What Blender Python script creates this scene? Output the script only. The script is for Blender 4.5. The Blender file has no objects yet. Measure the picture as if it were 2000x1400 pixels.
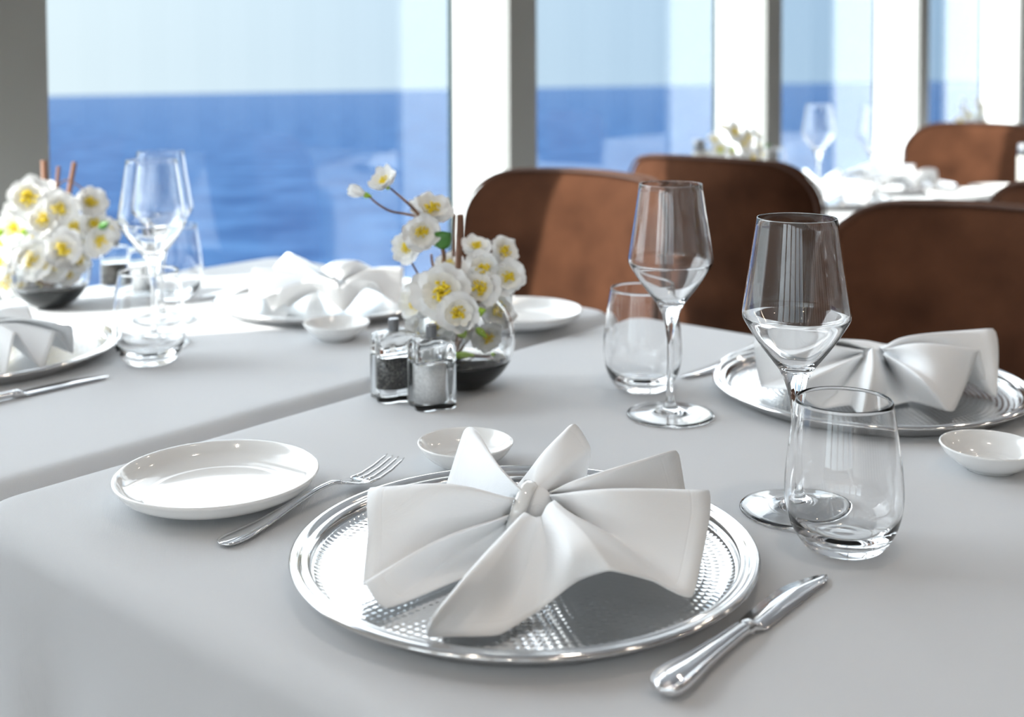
import bpy, bmesh, math, random
from math import sin, cos, pi, radians as R
from mathutils import Vector, Matrix
random.seed(7)
S = bpy.context.scene
COL = S.collection
TT = 0.75                       # height of the laid table tops
# ------------------------------------------------------------------ camera numbers (2000 x 1400)
CF, CP, CR, CS, CH = 2359.6, 0.0427, -0.0039, 212.75, 0.3607
YAW = R(40.5)                   # the rows of tables and windows run along +X
def ray(px, py):
    xr, yr = px-1000, py-CS
    cr, sr = cos(CR), sin(CR)
    x, y = xr*cr-yr*sr, xr*sr+yr*cr
    c, s = cos(CP), sin(CP)
    return Vector((x, c*CF-s*y, -s*CF-c*y))/CF
def w(x, y, z=0):               # viewer frame -> world
    return Vector((sin(YAW)*x+cos(YAW)*y, -cos(YAW)*x+sin(YAW)*y, TT+z))
def P(px, py, z=0.0):           # point of the photograph at height z over the table
    d = ray(px, py); t = (z-CH)/d.z
    return w(d.x*t, d.y*t, z)
def D(px, py, depth):
    d = ray(px, py); t = depth/d.y
    return w(d.x*t, depth, CH+d.z*t)

# ------------------------------------------------------------------ materials
def mat(name, col=(.8,.8,.8), rough=.5, metal=0, trans=0, ior=1.5, spec=.5, sheen=0, coat=0, sss=0):
    m = bpy.data.materials.new(name); m.use_nodes = True
    b = m.node_tree.nodes['Principled BSDF']
    b.inputs['Base Color'].default_value = (*col, 1)
    b.inputs['Roughness'].default_value = rough
    b.inputs['Metallic'].default_value = metal
    b.inputs['Transmission Weight'].default_value = trans
    b.inputs['IOR'].default_value = ior
    b.inputs['Specular IOR Level'].default_value = spec
    b.inputs['Sheen Weight'].default_value = sheen
    b.inputs['Coat Weight'].default_value = coat
    if sss:
        b.inputs['Subsurface Weight'].default_value = sss
        b.inputs['Subsurface Radius'].default_value = (.01,.01,.01)
        b.inputs['Subsurface Scale'].default_value = 1
    return m
def N(m, t, **k):
    n = m.node_tree.nodes.new(t)
    for a, v in k.items(): setattr(n, a, v)
    return n
def L(m, a, b): m.node_tree.links.new(a, b)
def bsdf(m): return m.node_tree.nodes['Principled BSDF']
def noise_mix(m, c1, c2, scale, lo=.35, hi=.65, detail=3, stretch=None):
    tc = N(m,'ShaderNodeTexCoord'); n = N(m,'ShaderNodeTexNoise'); n.inputs['Scale'].default_value = scale; n.inputs['Detail'].default_value = detail
    if stretch:
        mp = N(m,'ShaderNodeMapping'); mp.inputs['Scale'].default_value = stretch
        L(m, tc.outputs['Object'], mp.inputs['Vector']); L(m, mp.outputs['Vector'], n.inputs['Vector'])
    else: L(m, tc.outputs['Object'], n.inputs['Vector'])
    r = N(m,'ShaderNodeValToRGB'); e = r.color_ramp.elements
    e[0].position, e[1].position = lo, hi; e[0].color = (*c1,1); e[1].color = (*c2,1)
    L(m, n.outputs['Fac'], r.inputs['Fac']); L(m, r.outputs['Color'], bsdf(m).inputs['Base Color'])
    return n
def bump(m, sock, strength, dist):
    b = N(m,'ShaderNodeBump'); b.inputs['Strength'].default_value = strength; b.inputs['Distance'].default_value = dist
    L(m, sock, b.inputs['Height']); L(m, b.outputs['Normal'], bsdf(m).inputs['Normal']); return b

def weave(name, col, scale=900, st=.25, sheen=.1):
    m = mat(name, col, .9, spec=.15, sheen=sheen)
    tc = N(m,'ShaderNodeTexCoord')
    outs = []
    for rot in (0, pi/2):
        mp = N(m,'ShaderNodeMapping'); mp.inputs['Rotation'].default_value = (0,0,rot+.6)
        wv = N(m,'ShaderNodeTexWave'); wv.inputs['Scale'].default_value = scale/3; wv.inputs['Distortion'].default_value = .6
        L(m, tc.outputs['Object'], mp.inputs['Vector']); L(m, mp.outputs['Vector'], wv.inputs['Vector']); outs.append(wv.outputs['Fac'])
    n = N(m,'ShaderNodeTexNoise'); n.inputs['Scale'].default_value = 14; n.inputs['Detail'].default_value = 4
    L(m, tc.outputs['Object'], n.inputs['Vector'])
    a = N(m,'ShaderNodeMath', operation='ADD'); L(m, outs[0], a.inputs[0]); L(m, outs[1], a.inputs[1])
    b1 = N(m,'ShaderNodeBump'); b1.inputs['Strength'].default_value = st; b1.inputs['Distance'].default_value = .0004
    L(m, a.outputs[0], b1.inputs['Height'])
    b2 = N(m,'ShaderNodeBump'); b2.inputs['Strength'].default_value = .2; b2.inputs['Distance'].default_value = .004
    L(m, n.outputs['Fac'], b2.inputs['Height']); L(m, b1.outputs['Normal'], b2.inputs['Normal'])
    L(m, b2.outputs['Normal'], bsdf(m).inputs['Normal'])
    return m
M = {}
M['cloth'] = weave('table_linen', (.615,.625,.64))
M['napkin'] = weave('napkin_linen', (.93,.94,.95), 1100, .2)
def hem(m):      # stitched hem line a little inside the edge, from the UV of the folded cloth
    uv = N(m,'ShaderNodeUVMap'); sx = N(m,'ShaderNodeSeparateXYZ'); L(m, uv.outputs[0], sx.inputs[0])
    s = N(m,'ShaderNodeMath', operation='SUBTRACT'); L(m, sx.outputs[1], s.inputs[0]); s.inputs[1].default_value = .9
    ab = N(m,'ShaderNodeMath', operation='ABSOLUTE'); L(m, s.outputs[0], ab.inputs[0])
    mr = N(m,'ShaderNodeMapRange'); mr.inputs[1].default_value = 0; mr.inputs[2].default_value = .008; mr.inputs[3].default_value = 0; mr.inputs[4].default_value = 1
    L(m, ab.outputs[0], mr.inputs[0])
    b = N(m,'ShaderNodeBump'); b.inputs['Strength'].default_value = .3; b.inputs['Distance'].default_value = .0006
    L(m, mr.outputs[0], b.inputs['Height'])
    old = bsdf(m).inputs['Normal'].links[0].from_socket
    L(m, old, b.inputs['Normal']); L(m, b.outputs['Normal'], bsdf(m).inputs['Normal'])
hem(M['napkin'])
M['china'] = mat('glazed_china', (.83,.83,.82), .12, coat=.6)
M['frost'] = mat('frosted_shaker', (.55,.53,.49), .25)
M['glass'] = mat('clear_glass', (1,1,1), .0, trans=1, ior=1.5)
M['acrylic'] = mat('clear_acrylic', (.97,.98,.98), .02, trans=1, ior=1.45)
M['smoke'] = mat('smoked_gel', (.006,.008,.008), .03, spec=.5)
M['steel'] = mat('polished_steel', (.78,.78,.79), .07, metal=1)
M['knob'] = mat('brushed_knob', (.22,.22,.23), .3, metal=1)
M['silver'] = mat('silver_charger_rim', (.76,.755,.75), .1, metal=1)
m = M['hammer'] = mat('hammered_silver', (.74,.745,.75), .14, metal=1)
tc = N(m,'ShaderNodeTexCoord'); sx = N(m,'ShaderNodeSeparateXYZ'); L(m, tc.outputs['Object'], sx.inputs[0])
def M2(m, op, a, b=None, v=None):
    n = N(m,'ShaderNodeMath', operation=op); L(m, a, n.inputs[0])
    if b is not None: L(m, b, n.inputs[1])
    if v is not None: n.inputs[1].default_value = v
    return n.outputs[0]
x2 = M2(m,'MULTIPLY',sx.outputs[0],sx.outputs[0]); y2 = M2(m,'MULTIPLY',sx.outputs[1],sx.outputs[1])
rr = M2(m,'SQRT',M2(m,'ADD',x2,y2)); th = M2(m,'ARCTAN2',sx.outputs[1],sx.outputs[0])
ring = M2(m,'DIVIDE',rr,v=.0055); ringi = M2(m,'FLOOR',ring); fr = M2(m,'FRACT',ring)
cnt = M2(m,'ADD',M2(m,'MULTIPLY',ringi,v=6.0),v=3.0)
ph = M2(m,'MULTIPLY',ringi,v=2.4)
ta = M2(m,'SINE',M2(m,'ADD',M2(m,'MULTIPLY',th,cnt),ph))
tr = M2(m,'SINE',M2(m,'MULTIPLY',fr,v=pi))
nz = N(m,'ShaderNodeTexNoise'); nz.inputs['Scale'].default_value = 120; L(m, tc.outputs['Object'], nz.inputs['Vector'])
hh = M2(m,'ADD',M2(m,'MULTIPLY',tr,M2(m,'ADD',M2(m,'MULTIPLY',ta,v=.5),v=.6)),M2(m,'MULTIPLY',nz.outputs['Fac'],v=.5))
msk = N(m,'ShaderNodeMapRange'); L(m, rr, msk.inputs[0]); msk.inputs[1].default_value = .05; msk.inputs[2].default_value = .085
bump(m, M2(m,'MULTIPLY',hh,msk.outputs[0]), .32, .0008)
M['petal'] = mat('white_silk_petal', (.93,.93,.92), .7, spec=.2, sss=.3)
M['stamen'] = mat('yellow_stamen', (.85,.66,.03), .7)
M['bract'] = mat('lime_bract', (.38,.58,.05), .5)
m = M['twig'] = mat('brown_stem', (.16,.07,.035), .7); noise_mix(m, (.08,.035,.02), (.28,.14,.06), 60)
m = M['cane'] = mat('cinnamon_cane', (.33,.13,.055), .65); noise_mix(m, (.14,.06,.035), (.25,.115,.06), 40, stretch=(1,1,.1))
m = M['leaf'] = mat('green_leaf', (.06,.22,.03), .4); noise_mix(m, (.04,.16,.02), (.10,.30,.05), 40)
m = M['pepper'] = mat('cracked_pepper', (.03,.03,.03), .9); noise_mix(m, (.03,.03,.03), (.30,.28,.26), 700, .45, .75)
m = M['salt'] = mat('coarse_salt', (.8,.8,.8), .6); noise_mix(m, (.74,.74,.74), (.95,.95,.95), 600)
m = M['suede'] = mat('brown_suede', (.2,.08,.04), .95, spec=.08, sheen=.06)
n = noise_mix(m, (.042,.0165,.0085), (.094,.038,.019), 9, .3, .7, 5)
bsdf(m).inputs['Sheen Tint'].default_value = (.8,.5,.35,1); bsdf(m).inputs['Sheen Roughness'].default_value = .5
n2 = N(m,'ShaderNodeTexNoise'); n2.inputs['Scale'].default_value = 350; bump(m, n2.outputs['Fac'], .3, .001)
M['piping'] = mat('dark_piping', (.07,.032,.02), .8)
M['legmetal'] = mat('bronze_leg', (.12,.1,.09), .35, metal=1)
M['white'] = mat('white_paint', (.86,.87,.865), .45)
M['grey'] = mat('backlit_grey', (.26,.26,.245), .55)  # backlit shade of the pillars' room side, put into the colour
M['gasket'] = mat('dark_gasket', (.02,.035,.03), .6, spec=.2)
m = M['ceil'] = mat('ceiling_paint', (.8,.8,.79), .7); noise_mix(m, (.78,.78,.77), (.82,.82,.81), 2)
m = M['floor'] = mat('carpet', (.16,.12,.09), .95); noise_mix(m, (.13,.10,.08), (.22,.17,.13), 30)
m = M['slat'] = mat('dark_slat_wall', (.1,.08,.07), .5)
tc = N(m,'ShaderNodeTexCoord'); wv = N(m,'ShaderNodeTexWave'); wv.inputs['Scale'].default_value = 1.1; wv.bands_direction = 'DIAGONAL'
mp = N(m,'ShaderNodeMapping'); mp.inputs['Scale'].default_value = (1,1,0)
L(m, tc.outputs['Object'], mp.inputs['Vector']); L(m, mp.outputs['Vector'], wv.inputs['Vector'])
r_ = N(m,'ShaderNodeValToRGB'); r_.color_ramp.elements[0].position = .45; r_.color_ramp.elements[1].position = .5
r_.color_ramp.elements[0].color = (.06,.045,.035,1); r_.color_ramp.elements[1].color = (.5,.5,.48,1)
L(m, wv.outputs['Fac'], r_.inputs['Fac']); L(m, r_.outputs['Color'], bsdf(m).inputs['Base Color'])
m = M['lamp'] = bpy.data.materials.new('warm_lamp'); m.use_nodes = True
b = bsdf(m); b.inputs['Emission Color'].default_value = (1,.62,.28,1); b.inputs['Emission Strength'].default_value = 25
# window glass: thin pane, straight-through plus fresnel reflection
m = M['pane'] = bpy.data.materials.new('window_pane'); m.use_nodes = True; nt = m.node_tree; nt.nodes.clear()
o = N(m,'ShaderNodeOutputMaterial'); mx = N(m,'ShaderNodeMixShader'); t_ = N(m,'ShaderNodeBsdfTransparent'); g_ = N(m,'ShaderNodeBsdfGlossy'); f_ = N(m,'ShaderNodeFresnel')
f_.inputs['IOR'].default_value = 1.5; g_.inputs['Roughness'].default_value = .0
geo = N(m,'ShaderNodeNewGeometry'); mi = N(m,'ShaderNodeMapRange'); mi.inputs[3].default_value = 1.5; mi.inputs[4].default_value = 1/1.5
L(m, geo.outputs['Backfacing'], mi.inputs[0]); L(m, mi.outputs[0], f_.inputs['IOR']); t_.inputs['Color'].default_value = (.96,.985,.99,1)
L(m, f_.outputs[0], mx.inputs[0]); L(m, t_.outputs[0], mx.inputs[1]); L(m, g_.outputs[0], mx.inputs[2]); L(m, mx.outputs[0], o.inputs[0])
m = M['sea'] = mat('sea_water', (.02,.10,.32), .3, spec=0)
tc = N(m,'ShaderNodeTexCoord'); mp = N(m,'ShaderNodeMapping'); mp.inputs['Scale'].default_value = (1,1,1)
L(m, tc.outputs['Object'], mp.inputs['Vector'])
n1 = N(m,'ShaderNodeTexNoise'); n1.inputs['Scale'].default_value = .12; n1.inputs['Detail'].default_value = 8; n1.inputs['Roughness'].default_value = .6
L(m, mp.outputs['Vector'], n1.inputs['Vector'])
rp = N(m,'ShaderNodeValToRGB'); rp.color_ramp.elements[0].position = .40; rp.color_ramp.elements[1].position = .62
rp.color_ramp.elements[0].color = (.006,.030,.092,1); rp.color_ramp.elements[1].color = (.024,.066,.150,1)
L(m, n1.outputs['Fac'], rp.inputs['Fac']); L(m, rp.outputs['Color'], bsdf(m).inputs['Base Color'])
bp = bump(m, n1.outputs['Fac'], .3, .6)
gl = N(m,'ShaderNodeBsdfGlossy'); gl.inputs['Roughness'].default_value = .18; fs = N(m,'ShaderNodeFresnel'); fs.inputs['IOR'].default_value = 1.33
fm = N(m,'ShaderNodeMath', operation='MULTIPLY'); fm.inputs[1].default_value = .12; L(m, fs.outputs[0], fm.inputs[0])
mxs = N(m,'ShaderNodeMixShader'); L(m, fm.outputs[0], mxs.inputs[0]); L(m, bsdf(m).outputs[0], mxs.inputs[1]); L(m, gl.outputs[0], mxs.inputs[2])
L(m, mxs.outputs[0], [n_ for n_ in m.node_tree.nodes if n_.type == 'OUTPUT_MATERIAL'][0].inputs[0])

# ------------------------------------------------------------------ mesh helpers
def obj(name, bm, m, parent=None, smooth=True, loc=None):
    me = bpy.data.meshes.new(name)
    bmesh.ops.recalc_face_normals(bm, faces=bm.faces[:])
    bm.to_mesh(me); bm.free()
    for mm in (m if isinstance(m, list) else [m]): me.materials.append(mm)
    if smooth:
        for p in me.polygons: p.use_smooth = True
    o = bpy.data.objects.new(name, me); COL.objects.link(o)
    if parent: o.parent = parent
    if loc is not None: o.location = loc
    return o
def tag(o, label, cat, group=None):
    o['label'] = label; o['category'] = cat
    if group: o['group'] = group
    return o
def empty(name, loc, rz=0, label=None, cat=None, group=None):
    o = bpy.data.objects.new(name, None); COL.objects.link(o); o.empty_display_size = .05
    o.location = loc; o.rotation_euler = (0,0,rz)
    if label: tag(o, label, cat, group)
    return o
def structure(o): o['kind'] = 'structure'; return o
def dup(o, parent=None, **k):
    kids = [c for c in ALLKIDS(o)]
    c = o.copy(); COL.objects.link(c)
    if parent is not None: c.parent = parent
    for a, v in k.items():
        if a == 'loc': c.location = v
        elif a == 'rz': c.rotation_euler = (0,0,v)
        elif a == 'label': c['label'] = v
    for ch in kids: dup(ch, c)
    return c
def ALLKIDS(o): return [c for c in COL.objects if c.parent is o]
def lathe(prof, n=64, bm=None, close=False):
    bm = bm or bmesh.new(); rings = []
    for (r, z) in prof:
        if r < 1e-6: rings.append([bm.verts.new((0,0,z))])
        else: rings.append([bm.verts.new((r*cos(2*pi*i/n), r*sin(2*pi*i/n), z)) for i in range(n)])
    pr = list(zip(rings, rings[1:])) + ([(rings[-1], rings[0])] if close else [])
    for a, b in pr:
        for i in range(n):
            j = (i+1) % n
            if len(a) == 1 and len(b) == 1: continue
            if len(a) == 1: bm.faces.new((a[0], b[i], b[j]))
            elif len(b) == 1: bm.faces.new((a[i], a[j], b[0]))
            else: bm.faces.new((a[i], a[j], b[j], b[i]))
    return bm
def box(bm, x0, x1, y0, y1, z0, z1, bev=0):
    v = [bm.verts.new((x,y,z)) for z in (z0,z1) for x,y in ((x0,y0),(x1,y0),(x1,y1),(x0,y1))]
    fs = [bm.faces.new([v[i] for i in f]) for f in ((0,3,2,1),(4,5,6,7),(0,1,5,4),(1,2,6,5),(2,3,7,6),(3,0,4,7))]
    if bev:
        es = list({e for f in fs for e in f.edges})
        bmesh.ops.bevel(bm, geom=es, offset=bev, segments=3, affect='EDGES', profile=.5)
    return bm
def cr(p0, p1, p2, p3, t, k=.5):
    m1 = (p2-p0)*k; m2 = (p3-p1)*k; t2 = t*t; t3 = t2*t
    return (2*t3-3*t2+1)*p1 + (t3-2*t2+t)*m1 + (-2*t3+3*t2)*p2 + (t3-t2)*m2
def spline(pts, n, k=.5):
    pts = [Vector(p) for p in pts]; q = [pts[0]*2-pts[1]] + pts + [pts[-1]*2-pts[-2]]; out = []
    for i in range(len(pts)-1):
        for j in range(n): out.append(cr(*q[i:i+4], j/n, k))
    out.append(pts[-1]); return out
def tube(pts, rad, bm=None, n=10, cap=True):
    bm = bm or bmesh.new(); pts = [Vector(p) for p in pts]; rings = []; nrm = None
    if not hasattr(rad, '__len__'): rad = [rad]*len(pts)
    for i, p in enumerate(pts):
        t = (pts[min(i+1,len(pts)-1)]-pts[max(i-1,0)]).normalized()
        if nrm is None: nrm = t.orthogonal().normalized()
        nrm = (nrm - t*nrm.dot(t)).normalized(); b = t.cross(nrm)
        rings.append([bm.verts.new(p+(nrm*cos(2*pi*k/n)+b*sin(2*pi*k/n))*rad[i]) for k in range(n)])
    for a, b in zip(rings, rings[1:]):
        for i in range(n): bm.faces.new((a[i], a[(i+1)%n], b[(i+1)%n], b[i]))
    if cap: bm.faces.new(rings[0][::-1]); bm.faces.new(rings[-1])
    return bm

# ------------------------------------------------------------------ camera
cam = bpy.data.cameras.new('camera'); co = bpy.data.objects.new('camera', cam); COL.objects.link(co); S.camera = co
co.location = (0,0,TT+CH)
co.rotation_euler = (Matrix.Rotation(YAW-pi/2, 3, 'Z') @ Matrix.Rotation(pi/2-CP, 3, 'X') @ Matrix.Rotation(CR, 3, 'Z')).to_euler()
cam.sensor_width = 36; cam.lens = CF/2000*36; cam.shift_y = -(700-CS)/2000
cam.clip_start = .02; cam.clip_end = 60000
cam.dof.use_dof = True; cam.dof.focus_distance = .96; cam.dof.aperture_fstop = 4.8

# ------------------------------------------------------------------ the room
WA = R(40.5-39.82)              # the window wall is not quite parallel to the tables
SP = 1.27                       # window spacing
W0 = w(.0205*2.3128*SP, 2.3128*SP); W0.z = 0
WD = Vector((cos(WA), sin(WA), 0)); WN = Vector((-sin(WA), cos(WA), 0))
PD = .188                       # depth of the window reveals
def wbox(bm, k0, k1, n0, n1, z0, z1):      # box in window-wall coordinates
    vs = [bm.verts.new(W0+WD*(k*SP)+WN*n+Vector((0,0,z))) for z in (z0,z1) for k,n in ((k0,n0),(k1,n0),(k1,n1),(k0,n1))]
    for f in ((0,3,2,1),(4,5,6,7),(0,1,5,4),(1,2,6,5),(2,3,7,6),(3,0,4,7)): bm.faces.new([vs[i] for i in f])
    return bm
ZT, ZB, ZC = 2.42, .45, 2.6
for i, k in enumerate(range(-2, 7)):
    if k == -2: continue
    p = structure(obj('trim_%d' % (i+1), wbox(bmesh.new(), k-.0805, k, .02, PD+.008, 0, ZC), M['white'], smooth=False))
    p['label'] = 'white window pillar'
    g = obj('shaded_inner_face', wbox(bmesh.new(), k-.0815, k+.0, .0, .02, 0, ZC), M['grey'], p, False)  # room-side face of the pillar, its backlit shade painted grey
    g = obj('gasket', wbox(bmesh.new(), k-.0855, k-.0800, PD-.005, PD+.004, ZB, ZT), M['gasket'], p, False)
    g = obj('gasket', wbox(bmesh.new(), k, k+.004, PD-.02, PD+.02, ZB, ZT), M['gasket'], p, False)
    if k < 6:
        structure(obj('window_%d' % (i+1), wbox(bmesh.new(), k+.004, k+.9145, PD, PD+.001, ZB, ZT), M['pane'], smooth=False))
structure(obj('window_8', wbox(bmesh.new(), -1.9, -1.0855, PD, PD+.001, ZB, ZT), M['pane'], smooth=False))
bm = wbox(bmesh.new(), -6, 6, 0, PD+.06, 0, ZB); wbox(bm, -6, 6, 0, PD+.06, ZT, ZC)
wbox(bm, -6, -2.0, 0, PD+.06, ZB, ZT)
structure(obj('wall_window', bm, M['white'], smooth=False))
bm = bmesh.new(); box(bm, -5, 10.5, -5, 2.1, 2.6, 2.7); ceil = structure(obj('ceiling', bm, M['ceil'], smooth=False))
bm = bmesh.new(); box(bm, -5, 10.5, -5, 2.1, -.1, 0); structure(obj('floor', bm, M['floor'], smooth=False))
bm = bmesh.new(); box(bm, -5.2, -5, -5, 1.95, 0, .35); box(bm, -5.2, -5, -5, 1.95, 2.42, 2.6)
for i in range(6): box(bm, -5.2, -5, -5+i*1.32, -5+i*1.32+.30, .35, 2.42)
structure(obj('wall_back', bm, M['white'], smooth=False))
for i in range(5):  # unseen windows behind the camera, added to give fill light
    bm = bmesh.new(); y0 = -5+i*1.32+.30; vs = [bm.verts.new(p) for p in ((-5.15,y0,.35),(-5.15,y0+1.02,.35),(-5.15,y0+1.02,2.42),(-5.15,y0,2.42))]; bm.faces.new(vs)
    structure(obj('window_%d' % (i+9), bm, M['pane'], smooth=False))
    ld = bpy.data.lights.new('window_portal', 'AREA'); ld.shape = 'RECTANGLE'; ld.size = 1.02; ld.size_y = 2.07; ld.cycles.is_portal = True
    lo = bpy.data.objects.new('window_portal', ld); COL.objects.link(lo)
    lo.location = (-5.18, y0+.51, 1.385); lo.rotation_euler = Vector((1,0,0)).to_track_quat('-Z','Z').to_euler()
bm = bmesh.new(); box(bm, 10.5, 10.6, -5, 2.3, 0, 2.6); structure(obj('wall_far', bm, M['slat'], smooth=False))
bm = bmesh.new(); box(bm, -5, 10.5, -5.1, -5, 0, 2.6); structure(obj('wall_inner', bm, M['slat'], smooth=False))
for x in (-2.6, -.9, .8, 2.5, 4.2, 5.9):
    for y in (-3.4, -1.6, .2):
        bm = lathe([(0,2.598),(.035,2.598),(.035,2.5999),(0,2.5999)], 20)
        for v in bm.verts: v.co.x += x; v.co.y += y
        obj('downlight', bm, M['lamp'], ceil)
        la = bpy.data.lights.new('downlight_lamp','AREA'); la.shape = 'DISK'; la.size = .12; la.energy = 1.3; la.color = (1,.93,.84)
        lo = bpy.data.objects.new('downlight_lamp', la); COL.objects.link(lo); lo.location = (x,y,2.59)
# ------------------------------------------------------------------ sea, sky, sun
bm = bmesh.new()
vs = [bm.verts.new(p) for p in ((-30000,6,0),(30000,6,0),(30000,30000,0),(-30000,30000,0))]; bm.faces.new(vs)
sea = obj('sea', bm, M['sea'], smooth=False); sea['kind'] = 'stuff'
tag(sea, 'calm blue open sea outside the windows up to the horizon', 'sea')
# horizon dips of the heeled ship: fitted plane normal
ra = ray(95,179.5).normalized(); rb = ray(1700,165).normalized()
def wd(v): return Vector((sin(YAW)*v.x+cos(YAW)*v.y, -cos(YAW)*v.x+sin(YAW)*v.y, v.z))
nrm = wd(rb).cross(wd(ra)).normalized()
if nrm.z < 0: nrm = -nrm
sea.rotation_mode = 'QUATERNION'
fwd = Vector((cos(YAW), sin(YAW), 0)); xax = (Vector((sin(YAW), -cos(YAW), 0)) - nrm*nrm.dot(Vector((sin(YAW), -cos(YAW), 0)))).normalized()
yax = nrm.cross(xax)
sea.rotation_quaternion = Matrix((xax, yax, nrm)).transposed().to_quaternion()
sea.location = (0,0,-11)
W = bpy.data.worlds.new('sky'); S.world = W; W.use_nodes = True; nt = W.node_tree; nt.nodes.clear()
def wn(t, **k):
    n = nt.nodes.new(t)
    for a, v in k.items(): setattr(n, a, v)
    return n
tc = wn('ShaderNodeTexCoord'); sp = wn('ShaderNodeSeparateXYZ'); nt.links.new(tc.outputs['Generated'], sp.inputs[0])
# azimuth: warm white haze on the sun's side (to the viewer's left), deeper blue away from it
dt = wn('ShaderNodeVectorMath', operation='DOT_PRODUCT'); nt.links.new(tc.outputs['Generated'], dt.inputs[0]); dt.inputs[1].default_value = (-sin(YAW), cos(YAW), 0)
mr = wn('ShaderNodeMapRange'); nt.links.new(dt.outputs['Value'], mr.inputs[0]); mr.inputs[1].default_value = -.35; mr.inputs[2].default_value = .38
mc = wn('ShaderNodeMix', data_type='RGBA'); nt.links.new(mr.outputs[0], mc.inputs[0])
mc.inputs[6].default_value = (.37,.55,.76,1); mc.inputs[7].default_value = (.72,.82,.87,1)
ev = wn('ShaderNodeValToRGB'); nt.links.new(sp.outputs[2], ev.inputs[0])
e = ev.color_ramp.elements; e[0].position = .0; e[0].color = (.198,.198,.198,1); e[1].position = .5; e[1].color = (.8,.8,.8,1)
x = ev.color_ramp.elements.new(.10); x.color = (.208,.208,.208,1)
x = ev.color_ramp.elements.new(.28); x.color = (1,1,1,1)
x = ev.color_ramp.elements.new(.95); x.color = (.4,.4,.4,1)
hz = wn('ShaderNodeMapRange'); nt.links.new(sp.outputs[2], hz.inputs[0]); hz.inputs[1].default_value = .08; hz.inputs[2].default_value = .3
mh = wn('ShaderNodeMix', data_type='RGBA'); nt.links.new(hz.outputs[0], mh.inputs[0]); nt.links.new(mc.outputs[2], mh.inputs[6]); mh.inputs[7].default_value = (.74,.77,.81,1)
ml = wn('ShaderNodeMix', data_type='RGBA', blend_type='MULTIPLY'); ml.inputs[0].default_value = 1
nt.links.new(mh.outputs[2], ml.inputs[6]); nt.links.new(ev.outputs[0], ml.inputs[7])
bg = wn('ShaderNodeBackground'); bg.inputs[1].default_value = 3.0; wo = wn('ShaderNodeOutputWorld')
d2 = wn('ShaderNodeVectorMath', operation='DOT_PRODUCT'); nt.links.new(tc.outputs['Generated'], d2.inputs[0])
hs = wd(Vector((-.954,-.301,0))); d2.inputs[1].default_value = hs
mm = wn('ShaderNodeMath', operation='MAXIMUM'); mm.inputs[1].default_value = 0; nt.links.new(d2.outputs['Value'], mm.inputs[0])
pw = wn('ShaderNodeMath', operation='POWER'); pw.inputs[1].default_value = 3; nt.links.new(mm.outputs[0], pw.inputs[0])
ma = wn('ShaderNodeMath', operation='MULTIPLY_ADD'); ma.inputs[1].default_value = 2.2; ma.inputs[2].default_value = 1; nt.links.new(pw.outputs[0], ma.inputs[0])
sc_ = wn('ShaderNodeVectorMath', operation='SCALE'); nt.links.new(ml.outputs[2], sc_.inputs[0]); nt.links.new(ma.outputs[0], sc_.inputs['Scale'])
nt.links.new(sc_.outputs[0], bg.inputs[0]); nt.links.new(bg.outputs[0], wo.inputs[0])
sd = bpy.data.lights.new('sun', 'SUN'); sd.energy = 5.5; sd.angle = R(.7); sd.color = (1,.96,.90); so = bpy.data.objects.new('sun', sd); COL.objects.link(so)
hx, hy = .954, .301
EL = R(34)
dv = wd(Vector((hx*cos(EL), hy*cos(EL), -sin(EL))))
so.rotation_euler = dv.to_track_quat('-Z','Y').to_euler(); so.location = (0,0,6)
for k in range(-2, 6):
    ld = bpy.data.lights.new('window_portal', 'AREA'); ld.shape = 'RECTANGLE'; ld.size = SP*.92; ld.size_y = ZT-ZB; ld.cycles.is_portal = True
    lo = bpy.data.objects.new('window_portal', ld); COL.objects.link(lo)
    lo.location = W0+WD*((k+.46)*SP)+WN*(PD+.03)+Vector((0,0,(ZT+ZB)/2))
    lo.rotation_euler = (-WN).to_track_quat('-Z','Z').to_euler()

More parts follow.
